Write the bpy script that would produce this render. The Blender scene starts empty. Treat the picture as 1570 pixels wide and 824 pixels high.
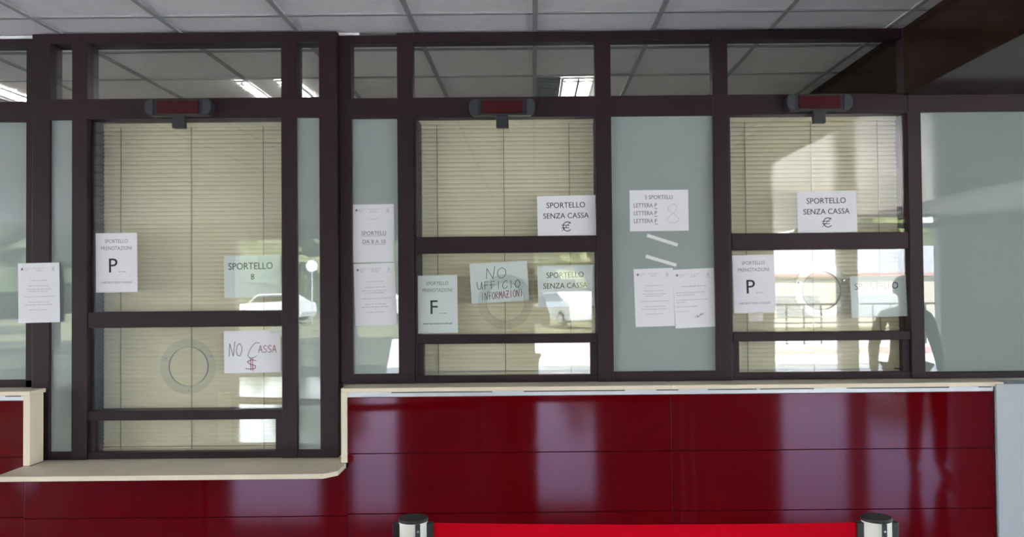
import bpy, bmesh, math, random
from mathutils import Matrix, Vector

random.seed(7)
S = bpy.context.scene
COL = S.collection
PI = math.pi

# ------------------------------------------------------------------ camera
IW, IH, FPX = 1570.0, 824.0, 1294.0
CAM = Vector((0.0, -4.27, 1.70))
cam_data = bpy.data.cameras.new('camera')
cam = bpy.data.objects.new('camera', cam_data)
COL.objects.link(cam)
cam_data.sensor_fit = 'HORIZONTAL'
cam_data.sensor_width = 36.0
cam_data.lens = 36.0 * FPX / IW
cam_data.shift_x = -32.0 / IW
cam_data.clip_start = 0.02
cam_data.clip_end = 500
ROT = Matrix.Rotation(math.radians(91.2), 4, 'X') @ Matrix.Rotation(math.radians(-0.55), 4, 'Z')
cam.matrix_world = Matrix.Translation(CAM) @ ROT
S.camera = cam

# ------------------------------------------------------------------ world, sun, exposure
world = bpy.data.worlds.new('sky')
S.world = world
world.use_nodes = True
wn = world.node_tree
for n in list(wn.nodes):
    wn.nodes.remove(n)
sky = wn.nodes.new('ShaderNodeTexSky')
sky.sky_type = 'NISHITA'
sky.sun_disc = False
sky.sun_elevation = math.radians(52)
sky.sun_rotation = math.radians(200)
sky.air_density = 1.0
sky.dust_density = 2.0
bg = wn.nodes.new('ShaderNodeBackground')
bg.inputs['Strength'].default_value = 0.45
wo = wn.nodes.new('ShaderNodeOutputWorld')
wn.links.new(sky.outputs[0], bg.inputs[0])
wn.links.new(bg.outputs[0], wo.inputs[0])

sd = bpy.data.lights.new('sun', 'SUN')
sd.energy = 10.0
sd.angle = math.radians(0.6)
sd.color = (1.0, 0.96, 0.9)
sun = bpy.data.objects.new('sun', sd)
COL.objects.link(sun)
sun.location = (10, 20, 40)
# shines from behind the building, over the roof, onto the street
sun.rotation_euler = Vector((-0.35, -0.62, -0.95)).to_track_quat('-Z', 'Y').to_euler()

vs = S.view_settings
S.display_settings.display_device = 'sRGB'
vs.view_transform = 'Standard'
vs.look = 'None'
vs.gamma = 1.0
vs.use_curve_mapping = False
vs.exposure = 2.64

# ------------------------------------------------------------------ materials
def lin(c):
    r = []
    for v in c:
        v = v / 255.0
        r.append(v / 12.92 if v <= 0.04045 else ((v + 0.055) / 1.055) ** 2.4)
    return r

def mat(name, col, rough=0.5, spec=0.5, var=0.06, scale=6.0, coat=0.0, coat_rough=0.03,
        coat_ior=1.5, metal=0.0, bump=0.0, bump_scale=200.0, srgb=False):
    m = bpy.data.materials.new(name)
    m.use_nodes = True
    nt = m.node_tree
    b = nt.nodes['Principled BSDF']
    c = lin(col) if srgb else list(col)
    tc = nt.nodes.new('ShaderNodeTexCoord')
    nz = nt.nodes.new('ShaderNodeTexNoise')
    nz.inputs['Scale'].default_value = scale
    nz.inputs['Detail'].default_value = 4
    nt.links.new(tc.outputs['Object'], nz.inputs['Vector'])
    rp = nt.nodes.new('ShaderNodeValToRGB')
    rp.color_ramp.elements[0].position = 0.3
    rp.color_ramp.elements[1].position = 0.7
    rp.color_ramp.elements[0].color = [max(0, x * (1 - var)) for x in c] + [1]
    rp.color_ramp.elements[1].color = [min(1, x * (1 + var)) for x in c] + [1]
    nt.links.new(nz.outputs['Fac'], rp.inputs['Fac'])
    nt.links.new(rp.outputs['Color'], b.inputs['Base Color'])
    b.inputs['Roughness'].default_value = rough
    b.inputs['Specular IOR Level'].default_value = spec
    b.inputs['Metallic'].default_value = metal
    b.inputs['Coat Weight'].default_value = coat
    b.inputs['Coat Roughness'].default_value = coat_rough
    b.inputs['Coat IOR'].default_value = coat_ior
    if bump:
        n2 = nt.nodes.new('ShaderNodeTexNoise')
        n2.inputs['Scale'].default_value = bump_scale
        nt.links.new(tc.outputs['Object'], n2.inputs['Vector'])
        bp = nt.nodes.new('ShaderNodeBump')
        bp.inputs['Strength'].default_value = bump
        bp.inputs['Distance'].default_value = 0.01
        nt.links.new(n2.outputs['Fac'], bp.inputs['Height'])
        nt.links.new(bp.outputs[0], b.inputs['Normal'])
    return m

def glass_mat(name, tint=(0.97, 0.99, 0.98), f0=0.045, rough=0.0):
    m = bpy.data.materials.new(name)
    m.use_nodes = True
    nt = m.node_tree
    nt.nodes.remove(nt.nodes['Principled BSDF'])
    out = nt.nodes['Material Output']
    tr = nt.nodes.new('ShaderNodeBsdfTransparent')
    tr.inputs[0].default_value = (*tint, 1)
    gl = nt.nodes.new('ShaderNodeBsdfGlossy')
    gl.inputs['Roughness'].default_value = rough
    gl.inputs[0].default_value = (1, 1, 1, 1)
    lw = nt.nodes.new('ShaderNodeLayerWeight')
    lw.inputs['Blend'].default_value = 0.5
    pw = nt.nodes.new('ShaderNodeMath'); pw.operation = 'POWER'
    pw.inputs[1].default_value = 5.0
    nt.links.new(lw.outputs['Facing'], pw.inputs[0])
    mp = nt.nodes.new('ShaderNodeMath'); mp.operation = 'MULTIPLY_ADD'
    mp.inputs[1].default_value = 1 - f0
    mp.inputs[2].default_value = f0
    nt.links.new(pw.outputs[0], mp.inputs[0])
    mx = nt.nodes.new('ShaderNodeMixShader')
    nt.links.new(mp.outputs[0], mx.inputs[0])
    nt.links.new(tr.outputs[0], mx.inputs[1])
    nt.links.new(gl.outputs[0], mx.inputs[2])
    nt.links.new(mx.outputs[0], out.inputs['Surface'])
    return m

def emit_mat(name, col, strength):
    m = bpy.data.materials.new(name)
    m.use_nodes = True
    b = m.node_tree.nodes['Principled BSDF']
    b.inputs['Base Color'].default_value = (*col, 1)
    b.inputs['Emission Color'].default_value = (*col, 1)
    b.inputs['Emission Strength'].default_value = strength
    return m

M = {}
M['frame'] = mat('brown_lacquered_metal', (0.0215, 0.0092, 0.0140), 0.44, 0.25, 0.15, 3)
M['jamb'] = mat('dark_jamb', (0.010, 0.008, 0.009), 0.5, 0.4)
M['beam'] = mat('dark_varnished_timber', (0.024, 0.011, 0.008), 0.15, 0.12, 0.3, 3)
M['tile_c'] = mat('ceiling_tile', (0.87, 0.85, 0.875), 0.9, 0.2, 0.03, 12, bump=0.15)
M['grid_c'] = mat('ceiling_grid', (0.36, 0.37, 0.38), 0.5, 0.4)
M['white_trim'] = mat('white_trim', (0.85, 0.85, 0.86), 0.5)
M['wall_white'] = mat('painted_white_wall', (0.45, 0.475, 0.51), 0.6, 0.4, 0.03, 2, bump=0.05)
M['wall_in'] = mat('painted_lobby_wall', (0.70, 0.69, 0.66), 0.7, 0.3, 0.04, 1)
M['wall_ent'] = mat('grey_entrance_wall', (0.34, 0.34, 0.34), 0.7, 0.3, 0.04, 1)
M['floor'] = mat('polished_stone_floor', (0.13, 0.12, 0.115), 0.09, 0.5, 0.2, 2)
M['office_wall'] = mat('office_wall', (0.7, 0.69, 0.66), 0.8, 0.3, 0.03, 2)
M['cream'] = mat('cream_laminate', (0.82, 0.71, 0.555), 0.45, 0.3, 0.03, 4)
M['alu'] = mat('brushed_aluminium', (0.62, 0.64, 0.68), 0.4, 0.5, 0.05, 20, metal=0.3)
M['groove'] = mat('dark_gap', (0.03, 0.03, 0.03), 0.8, 0.2)  # dark backing of the panel seams and strip slots
M['red'] = mat('glossy_red_panel', (0.110, 0.0006, 0.0020), 0.055, 0.27, 0.05, 1.5)
M['red'].node_tree.nodes['Principled BSDF'].inputs['Specular Tint'].default_value = (0.82, 0.70, 1.0, 1)
M['slat'] = mat('cream_slat', (0.80, 0.71, 0.535), 0.5, 0.3, 0.03, 3)
M['cord'] = mat('blind_cord', (0.20, 0.18, 0.15), 0.8, 0.2)
M['glass'] = glass_mat('clear_glass')
M['acrylic'] = glass_mat('clear_acrylic', (0.955, 0.97, 0.96), 0.05)
M['tape'] = glass_mat('clear_tape', (0.86, 0.86, 0.86), 0.10, 0.25)
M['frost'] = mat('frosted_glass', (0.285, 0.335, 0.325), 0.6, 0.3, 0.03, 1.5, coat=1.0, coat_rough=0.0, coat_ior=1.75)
M['frost_dim'] = mat('frosted_glass_darkened', (0.205, 0.255, 0.238), 0.6, 0.3, 0.03, 1.5, coat=1.0, coat_rough=0.0, coat_ior=1.75)  # same frosted glass, weaker light at the right end put into its colour
M['paper'] = mat('white_paper', (0.76, 0.755, 0.80), 0.75, 0.25, 0.01, 8)
M['paper_b'] = mat('white_paper_greenish', (0.74, 0.76, 0.77), 0.75, 0.25, 0.01, 8)  # slightly greener white for most sheets behind the glass
M['ink'] = mat('black_toner', (0.030, 0.030, 0.035), 0.7, 0.2)
M['ink_soft'] = mat('grey_toner', (0.30, 0.30, 0.32), 0.8, 0.2)
M['ink_mid'] = mat('dark_grey_toner', (0.17, 0.17, 0.18), 0.8, 0.2)
M['pen'] = mat('dark_pen', (0.07, 0.065, 0.07), 0.6, 0.2)
M['pen_red'] = mat('wine_red_pen', (0.22, 0.02, 0.05), 0.6, 0.2)
M['pencil'] = mat('pale_pencil', (0.52, 0.53, 0.56), 0.8, 0.2)
M['masking'] = mat('white_sticky_tape', (0.72, 0.73, 0.72), 0.5, 0.4)
M['disp'] = mat('dark_plastic_housing', (0.018, 0.02, 0.024), 0.35, 0.5)
M['disp_end'] = mat('grey_plastic_cap', (0.035, 0.042, 0.05), 0.35, 0.5)
M['disp_red'] = mat('dark_red_lens', (0.045, 0.003, 0.007), 0.3, 0.25, 0.05)
M['ivory'] = mat('ivory_post', (0.80, 0.78, 0.71), 0.35, 0.5, 0.02)
M['black'] = mat('black_plastic', (0.012, 0.012, 0.013), 0.4, 0.5)
M['capblack'] = mat('black_rubber_cap', (0.02, 0.021, 0.02), 0.55, 0.4)
M['belt'] = mat('red_webbing', (0.64, 0.004, 0.016), 0.8, 0.0, 0.04, 40)
M['screw'] = mat('metal_screw', (0.5, 0.5, 0.5), 0.3, 0.5, metal=0.8)
M['grey_vent'] = mat('grey_vent', (0.18, 0.2, 0.22), 0.5)
M['louvre'] = mat('bright_louvre', (0.75, 0.75, 0.75), 0.2, 0.5, metal=0.9)
M['tube'] = emit_mat('fluorescent_tube', (1.0, 0.97, 0.9), 8.0)
M['tube_fill'] = emit_mat('added_fill_tube', (1.0, 0.97, 0.9), 120.0)  # tubes of the added unseen lights that brighten the office
M['pave'] = mat('pale_concrete_paving', (0.62, 0.61, 0.58), 0.8, 0.2, 0.08, 0.5)
M['kerb'] = mat('red_painted_kerb', (0.62, 0.40, 0.37), 0.8, 0.2)
M['grass'] = mat('dry_grass', (0.13, 0.135, 0.075), 0.9, 0.1, 0.3, 0.8)
M['ground_dark'] = mat('dark_ground', (0.05, 0.055, 0.035), 0.9, 0.1, 0.4, 1)  # darker ground to the left of the paving
M['leaf'] = mat('green_leaves', (0.06, 0.085, 0.04), 0.6, 0.3, 0.6, 1.5)
M['leaf2'] = mat('yellow_green_leaves', (0.15, 0.17, 0.07), 0.6, 0.3, 0.5, 1.5)
M['bark'] = mat('bark', (0.11, 0.08, 0.06), 0.9, 0.1, 0.3, 10)
M['carw'] = mat('white_car_paint', (0.8, 0.8, 0.82), 0.2, 0.5, 0.01, coat=1)
M['carg'] = mat('dark_car_glass', (0.02, 0.025, 0.03), 0.05, 0.6)
M['tyre'] = mat('tyre', (0.02, 0.02, 0.02), 0.8, 0.2)
M['stucco'] = mat('beige_stucco', (0.66, 0.60, 0.50), 0.85, 0.2, 0.06, 1)
M['roofm'] = mat('pale_roof_sheet', (0.36, 0.37, 0.37), 0.6, 0.3, 0.06, 1)
M['fascia'] = mat('pink_fascia', (0.60, 0.36, 0.32), 0.6, 0.3)
M['rail'] = mat('dark_railing', (0.05, 0.04, 0.04), 0.5, 0.4)
M['skin'] = mat('skin', (0.45, 0.27, 0.19), 0.55, 0.4)
M['cloth'] = mat('dark_cloth', (0.03, 0.035, 0.05), 0.9, 0.1, 0.2, 20)
M['cloth2'] = mat('grey_blue_cloth', (0.06, 0.07, 0.09), 0.9, 0.1, 0.2, 20)
M['hair'] = mat('dark_hair', (0.02, 0.014, 0.01), 0.6, 0.3)

# ------------------------------------------------------------------ helpers
def tag(o, label=None, cat=None, group=None, kind=None):
    if label: o['label'] = label
    if cat: o['category'] = cat
    if group: o['group'] = group
    if kind: o['kind'] = kind
    return o

def empty(name, loc=(0, 0, 0), rz=0.0):
    o = bpy.data.objects.new(name, None)
    COL.objects.link(o)
    o.location = loc
    o.rotation_euler = (0, 0, rz)
    o.empty_display_size = 0.1
    return o

def copy_tree(o, parent=None):
    c = o.copy()
    COL.objects.link(c)
    if parent: c.parent = parent
    for ch in list(o.children):
        copy_tree(ch, c)
    return c

class MB:
    def __init__(self):
        self.bm = bmesh.new()
    def box(self, x0, x1, y0, y1, z0, z1, bevel=0.0, rot=None):
        b = bmesh.new()
        vs_ = [b.verts.new((x, y, z)) for x in (x0, x1) for y in (y0, y1) for z in (z0, z1)]
        for f in ((0, 1, 3, 2), (4, 6, 7, 5), (0, 4, 5, 1), (2, 3, 7, 6), (0, 2, 6, 4), (1, 5, 7, 3)):
            b.faces.new([vs_[i] for i in f])
        bmesh.ops.recalc_face_normals(b, faces=b.faces)
        if bevel:
            bmesh.ops.bevel(b, geom=list(b.edges), offset=bevel, segments=2, affect='EDGES', profile=0.5)
        self._merge(b, rot)
        return self
    def _merge(self, b, rot=None):
        if rot is not None:
            bmesh.ops.transform(b, matrix=rot, verts=b.verts)
        me = bpy.data.meshes.new('tmp')
        b.to_mesh(me); b.free()
        self.bm.from_mesh(me)
        bpy.data.meshes.remove(me)
    def cyl(self, c, r, h, axis='Z', seg=32, r2=None, bevel=0.0):
        b = bmesh.new()
        bmesh.ops.create_cone(b, cap_ends=True, segments=seg, radius1=r, radius2=r if r2 is None else r2, depth=h)
        if bevel:
            ed = [e for e in b.edges if len(e.link_faces) == 2 and any(len(f.verts) > 4 for f in e.link_faces)]
            bmesh.ops.bevel(b, geom=ed, offset=bevel, segments=2, affect='EDGES')
        R = Matrix.Identity(4)
        if axis == 'Y': R = Matrix.Rotation(PI / 2, 4, 'X')
        if axis == 'X': R = Matrix.Rotation(PI / 2, 4, 'Y')
        self._merge(b, Matrix.Translation(c) @ R)
        return self
    def lathe(self, c, prof, seg=32):
        b = bmesh.new()
        rings = []
        for r, z in prof:
            if r < 1e-5:
                rings.append([b.verts.new((c[0], c[1], c[2] + z))])
            else:
                rings.append([b.verts.new((c[0] + r * math.cos(2 * PI * k / seg), c[1] + r * math.sin(2 * PI * k / seg), c[2] + z)) for k in range(seg)])
        for a, d in zip(rings[:-1], rings[1:]):
            for k in range(seg):
                k2 = (k + 1) % seg
                q = [a[k % len(a)], a[k2 % len(a)], d[k2 % len(d)], d[k % len(d)]]
                u = []
                for v in q:
                    if v not in u: u.append(v)
                if len(u) > 2: b.faces.new(u)
        bmesh.ops.recalc_face_normals(b, faces=b.faces)
        self._merge(b)
        return self
    def ico(self, c, r, sub=2, sc=(1, 1, 1), noise=0.0):
        b = bmesh.new()
        bmesh.ops.create_icosphere(b, subdivisions=sub, radius=1.0)
        for v in b.verts:
            k = r * (1 + noise * (random.random() - 0.5) * 2)
            v.co = Vector((c[0] + v.co.x * k * sc[0], c[1] + v.co.y * k * sc[1], c[2] + v.co.z * k * sc[2]))
        self._merge(b)
        return self
    def poly(self, pts, thick_vec=None):
        b = bmesh.new()
        vv = [b.verts.new(p) for p in pts]
        f = b.faces.new(vv)
        if thick_vec is not None:
            r = bmesh.ops.extrude_face_region(b, geom=[f])
            bmesh.ops.translate(b, vec=thick_vec, verts=[g for g in r['geom'] if isinstance(g, bmesh.types.BMVert)])
        bmesh.ops.recalc_face_normals(b, faces=b.faces)
        self._merge(b)
        return self
    def quads(self, rects):
        for q in rects:
            vv = [self.bm.verts.new(p) for p in q]
            self.bm.faces.new(vv)
        return self
    def build(self, name, m, parent=None, smooth=False):
        me = bpy.data.meshes.new(name)
        self.bm.to_mesh(me); self.bm.free()
        o = bpy.data.objects.new(name, me)
        COL.objects.link(o)
        me.materials.append(m)
        if smooth:
            for p in me.polygons: p.use_smooth = True
            try:
                me.set_sharp_from_angle(angle=math.radians(40))
            except Exception:
                pass
        if parent: o.parent = parent
        return o

def px(x, y, Y=0.0):
    """where the sight line through a pixel of the photograph meets the vertical plane at depth Y"""
    d = ROT.to_3x3() @ Vector(((x - 817.0) / FPX, -(y - 412.0) / FPX, -1.0))
    return CAM + d * ((Y - CAM.y) / d.y)

# ------------------------------------------------------------------ the room shell
XL, XR, YB, ZC = -10.8, 10.2, -12.0, 3.0
o = MB().box(XL, XR, YB, 6.0, -0.2, 0.0).build('floor', M['floor'])
tag(o, 'polished stone floor in front of the counters', 'floor', kind='structure')

# lobby and office ceiling share one tile grid
ceil = MB().box(XL, XR, YB, 6.0, ZC + 0.006, ZC + 0.2).build('ceiling', M['tile_c'])
tag(ceil, 'suspended ceiling of pale grey square tiles', 'ceiling', kind='structure')
g = MB()
k = -27
while k < 28:
    x = 0.022 + 0.6 * k
    if XL < x < XR: g.box(x - 0.0125, x + 0.0125, YB, 6.0, ZC - 0.002, ZC + 0.0075)
    k += 1
k = -20
while k < 11:
    y = 0.326 + 0.6 * k
    if YB < y < 6.0: g.box(XL, XR, y - 0.0115, y + 0.0115, ZC - 0.0015, ZC + 0.0075)
    k += 1
g.build('grid', M['grid_c'], ceil)

def wall(name, label, boxes, m):
    b = MB()
    for q in boxes: b.box(*q)
    w = b.build(name, m)
    return tag(w, label, 'wall', kind='structure')

def mirror_x(p):  # openings of the far facade, seen in the glass: their x at that wall
    return (p - 817.0) / FPX * (2 * 4.27 + 12.0 - 4.27)
ops = [(-10.6, mirror_x(115)), (mirror_x(360), mirror_x(494)), (mirror_x(543), mirror_x(610)), (mirror_x(819), mirror_x(908)),
       (mirror_x(1188), mirror_x(1290)), (mirror_x(1317), mirror_x(1443))]
boxes = []
xx = XL
for a, b_ in ops:
    boxes.append((xx, a, YB - 0.25, YB, 0, ZC + 0.2))
    xx = b_
boxes.append((xx, XR, YB - 0.25, YB, 0, ZC + 0.2))
for (a, b_), zl in zip(ops, (2.92, 2.66, 2.62, 2.42, 2.98, 2.98)):
    boxes.append((a, b_, YB - 0.25, YB, zl, ZC + 0.2))
for a, b_ in ops[4:6]:
    boxes.append((a, b_, YB - 0.16, YB - 0.08, 2.76, 2.86))
wall('wall_entrance', 'entrance wall behind the viewer with tall openings to the street', boxes, M['wall_ent'])
wall('wall_left', 'side wall of the lobby on the left, out of view', [(XL - 0.2, XL, a_, b_, 0, ZC) for a_, b_ in ((-12.25, -11.6), (-8.2, -7.8), (-4.4, -4.0), (-2.0, 6.2))], M['wall_in'])
wall('wall_right', 'side wall of the lobby on the far right, out of view', [(XR, XR + 0.2, a_, b_, 0, ZC) for a_, b_ in ((-12.25, -9.0), (-4.9, -4.5), (-1.3, 6.2))], M['wall_in'])
wall('wall_office', 'back wall of the office behind the counter windows', [(XL, XR, 6.0, 6.2, 0, ZC + 0.2)], M['office_wall'])
# closing parts of the counter wall outside the frame
wall('wall_counter', 'counter wall running on beyond the glazed windows',
     [(XL, -4.6, 0.0, 0.12, 0, ZC), (4.4, XR, 0.0, 0.12, 0, ZC)], M['wall_in'])
wall('wall_white', 'low white painted wall at the right end of the red counter',
     [(2.232, 4.4, -0.185, -0.02, 0.0, 1.205)], M['wall_white'])

bm_ = MB().box(1.893, 4.6, -11.9, 5.9, 2.652, ZC - 0.003, 0.004)
o = bm_.build('trim_1', M['beam'])
tag(o, 'dark varnished dropped soffit under the ceiling at upper right', 'soffit', kind='structure')
o = MB().box(-2.9, -2.512, -0.006, 0.05, 2.985, 2.9995, 0.002).build('trim_2', M['white_trim'])
tag(o, 'short white ceiling trim above the far left window', 'trim', kind='structure')
o = MB().box(-0.976, -0.872, -0.006, 0.05, 2.986, 2.9995, 0.002).build('trim_3', M['white_trim'])
tag(o, 'short white ceiling trim beside the low desk window', 'trim', kind='structure')

# ------------------------------------------------------------------ glazed partition
FD = 0.075        # depth of the frame
GY = 0.030        # glass plane behind the frame front
BV = 0.0025
def member(win, name, x0, x1, z0, z1, y0, y1=None, m='frame', bv=BV):
    return MB().box(x0, x1, y0, y1 if y1 is not None else FD, z0, z1, bv).build(name, M[m], win)
def pane(win, name, x0, x1, z0, z1, y, m='glass'):
    return MB().box(x0 - 0.004, x1 + 0.004, y, y + 0.006, z0 - 0.004, z1 + 0.004).build(name, M[m], win)
def win(n, label, x, z):
    w = empty('window_%d' % n, (0, 0, 0))
    return tag(w, label, 'window', kind='structure')

ZT0, ZT1, ZU1 = 2.561, 2.664, 2.945
ZB0, ZB1 = 1.2135, 1.251

# far left window, cut by the frame edge
w = win(1, 'frosted window of the neighbouring bay at the left edge', -3, 1.2)
member(w, 'top_rail', -4.6, -2.516, ZU1, 2.9835, -0.0007)
member(w, 'transom', -4.6, -2.516, ZT0, ZT1, -0.0008)
member(w, 'bottom_rail', -4.6, -2.516, ZB0, ZB1, 0.0)
member(w, 'mullion', -2.567, -2.513, ZB0, 2.984, 0.0)
member(w, 'mullion', -3.62, -3.54, ZB0, 2.984, 0.0)
pane(w, 'frosted_pane', -3.54, -2.567, ZB1, ZT0, 0.022, 'frost')
pane(w, 'frosted_pane', -4.6, -3.62, ZB1, ZT0, 0.022, 'frost')
pane(w, 'glass_pane', -4.6, -2.567, ZT1, ZU1, 0.030)

# low desk window module, standing 4 cm proud
w2 = win(2, 'tall window module above the low cream desk', -1.7, 0.85)
F2 = -0.04
LB0 = 0.8535
member(w2, 'top_rail', -2.513, -0.977, ZU1, 2.9955, F2 - 0.0007)
member(w2, 'transom', -2.513, -0.977, ZT0, ZT1, F2 - 0.0008)
member(w2, 'mullion', -2.512, -2.424, LB0, 2.996, F2)
member(w2, 'mullion', -2.313, -2.236, LB0, 2.996, F2)
member(w2, 'mullion', -1.260, -1.183, LB0, 2.996, F2)
member(w2, 'mullion', -1.069, -0.979, LB0, 2.996, F2)
member(w2, 'bottom_rail', -2.424, -2.313, LB0, 0.893, F2 + 0.003)
member(w2, 'bottom_rail', -1.183, -1.069, LB0, 0.893, F2 + 0.003)
for x0, x1 in ((-2.424, -2.313), (-1.183, -1.069)):
    pane(w2, 'frosted_pane', x0, x1, 0.893, ZT0, F2 + 0.02, 'frost')
    pane(w2, 'glass_pane', x0, x1, ZT1, ZU1, F2 + 0.03)
pane(w2, 'glass_pane', -2.236, -1.260, ZT1, ZU1, F2 + 0.03)

def service_window(w, x0, x1, zb, rails, y0, gy, sash):
    """clear glazing in three lights with a lower sash; rails = [(z0, z1)] from the top"""
    z_top = ZT0
    for (a, b) in rails:
        member(w, 'glazing_bar', x0, x1, a, b, y0 + 0.006)
        pane(w, 'glass_pane', x0, x1, b, z_top, gy)
        z_top = a
    # lower sash
    member(w, 'sash_stile', x0, x0 + 0.032, zb, z_top, y0 + 0.018, y0 + 0.06)
    member(w, 'sash_stile', x1 - 0.038, x1, zb, z_top, y0 + 0.018, y0 + 0.06)
    member(w, 'sash_rail', x0, x1, zb + 0.0005, zb + sash, y0 + 0.010, y0 + 0.06)
    pane(w, 'glass_pane', x0 + 0.032, x1 - 0.038, zb + sash, z_top, gy)
    # jamb linings behind the glass
    member(w, 'jamb', x0 - 0.008, x0 + 0.004, zb, ZT0, FD - 0.003, 0.20, 'jamb', 0.001)
    member(w, 'jamb', x1 - 0.004, x1 + 0.008, zb, ZT0, FD - 0.003, 0.20, 'jamb', 0.001)
service_window(w2, -2.236, -1.260, LB0, [(1.511, 1.590), (1.047, 1.094)], F2, F2 + 0.035, 0.034)
member(w2, 'jamb', -2.236, -2.211, 1.094, ZT0, F2 + 0.042, FD, 'jamb', 0.001)

# sidelight with the two taped sheets
w3 = win(3, 'narrow frosted sidelight between the low desk window and the middle window', -0.8, 1.2)
member(w3, 'top_rail', -0.977, -0.604, ZU1, 2.985, -0.0006)
member(w3, 'transom', -0.977, -0.604, ZT0, ZT1, -0.0008)
member(w3, 'bottom_rail', -0.977, -0.604, ZB0, ZB1 + 0.012, -0.0006)
member(w3, 'mullion', -0.978, -0.914, ZB0, 2.985, 0.0)
pane(w3, 'frosted_pane', -0.914, -0.680, ZB1 + 0.012, ZT0, 0.022, 'frost')
pane(w3, 'glass_pane', -0.914, -0.684, ZT1, ZU1, GY)

# middle service window
w4 = win(4, 'middle service window with paper signs and a closed blind', -0.1, 1.2)
member(w4, 'top_rail', -0.606, 0.328, ZU1, 2.9955, -0.0007)
member(w4, 'transom', -0.606, 0.328, ZT0, ZT1, -0.0008)
member(w4, 'mullion', -0.682, -0.602, ZB0, 2.996, 0.0)
member(w4, 'mullion', -0.602, -0.588, ZB0, ZT0, 0.012)
member(w4, 'mullion', 0.325, 0.405, ZB0, 2.996, 0.0)
pane(w4, 'glass_pane', -0.602, 0.325, ZT1, ZU1, GY)
service_window(w4, -0.588, 0.325, ZB0, [(1.872, 1.955), (1.411, 1.457)], 0.0, GY, 0.036)

# frosted panel with notices
w5 = win(5, 'wide frosted window carrying notices between two service windows', 0.66, 1.2)
member(w5, 'top_rail', 0.404, 0.924, ZU1, 2.9955, -0.0007)
member(w5, 'transom', 0.404, 0.924, ZT0, ZT1, -0.0008)
member(w5, 'bottom_rail', 0.404, 0.924, ZB0, ZB1 + 0.012, -0.0006)
pane(w5, 'frosted_pane', 0.404, 0.924, ZB1 + 0.012, ZT0, 0.022, 'frost')
pane(w5, 'glass_pane', 0.404, 0.912, ZT1, ZU1, GY)

# right service window
w6 = win(6, 'right service window showing bright street reflections', 1.46, 1.2)
member(w6, 'top_rail', 0.996, 1.915, ZU1, 2.9955, -0.0007)
member(w6, 'transom', 0.996, 1.915, ZT0, ZT1, -0.0008)
member(w6, 'mullion', 0.922, 1.000, ZB0, 2.996, 0.0)
member(w6, 'mullion', 1.000, 1.011, ZB0, ZT0, 0.010)
member(w6, 'mullion', 1.909, 1.978, ZB0, ZT0 + 0.09, 0.0)
member(w6, 'mullion', 1.889, 1.960, ZT1 - 0.003, 2.996, -0.012)
pane(w6, 'glass_pane', 1.000, 1.890, ZT1, ZU1, GY)
service_window(w6, 1.011, 1.909, ZB0, [(1.873, 1.957), (1.410, 1.455)], 0.0, GY, 0.036)

# right frosted panel
w7 = win(7, 'frosted window above the white wall at the right edge', 2.6, 1.2)
member(w7, 'transom', 1.912, 4.4, ZT0 + 0.006, 2.654, -0.004)
member(w7, 'bottom_rail', 1.976, 4.4, ZB0, ZB1 - 0.006, 0.0)
member(w7, 'mullion', 3.10, 3.18, ZB0, ZT0 + 0.01, 0.0)
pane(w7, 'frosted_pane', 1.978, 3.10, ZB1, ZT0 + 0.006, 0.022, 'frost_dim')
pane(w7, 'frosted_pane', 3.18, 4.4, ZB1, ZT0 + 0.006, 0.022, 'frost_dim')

# ------------------------------------------------------------------ venetian blinds
def blind(label, x0, x1, zb, zt, y, cords):
    b = empty('venetian_blind', ((x0 + x1) / 2, y, zb))
    tag(b, label, 'blind', 'cream venetian blinds behind the service windows')
    W_, H = x1 - x0, zt - zb
    h = W_ / 2
    MB().box(-h, h, -0.018, 0.018, H - 0.028, H, 0.002).build('head_rail', M['slat'], b)
    s = MB()
    n = int((H - 0.042) / 0.0222)
    ang = math.radians(63)
    for i in range(n):
        z = 0.022 + 0.0222 * (i + 0.5)
        # shallow curved slat: three facets
        pts = []
        for t in (-1, -0.33, 0.33, 1):
            u = t * 0.0132
            bow = 0.0036 * (1 - t * t)
            yy = u * math.cos(ang) - bow * math.sin(ang)
            zz = z - u * math.sin(ang) * -1 - bow * math.cos(ang) * -1
            pts.append((yy, zz))
        for (ya, za), (yb, zb_) in zip(pts[:-1], pts[1:]):
            s.quads([((-h, ya, za), (h, ya, za), (h, yb, zb_), (-h, yb, zb_))])
    so = s.build('slats', M['slat'], b, smooth=True)
    MB().box(-h, h, -0.012, 0.012, 0.0, 0.014, 0.002).build('bottom_rail', M['slat'], b)
    for cx_ in cords:
        MB().box(cx_ - 0.0016, cx_ + 0.0016, -0.0135, -0.0115, 0.006, H - 0.02).build('ladder_cord', M['cord'], b)
    return b
BY = 0.125
def cx(p, a, b):
    return px(p, 300, BY).x - (a + b) / 2
a, b_ = -2.25, -1.262
blind('tall cream venetian blind behind the low desk window', a, b_, 0.868, 2.575, BY, [cx(187, a, b_), cx(295, a, b_), cx(405, a, b_)])
a, b_ = -0.575, 0.331
blind('cream venetian blind behind the middle service window', a, b_, 1.242, 2.575, BY, [cx(671, a, b_), cx(773, a, b_), cx(873, a, b_)])
a, b_ = 1.022, 1.90
blind('cream venetian blind behind the right service window with street reflections', a, b_, 1.236, 2.575, BY, [cx(1142, a, b_), cx(1243, a, b_), cx(1345, a, b_)])

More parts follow.
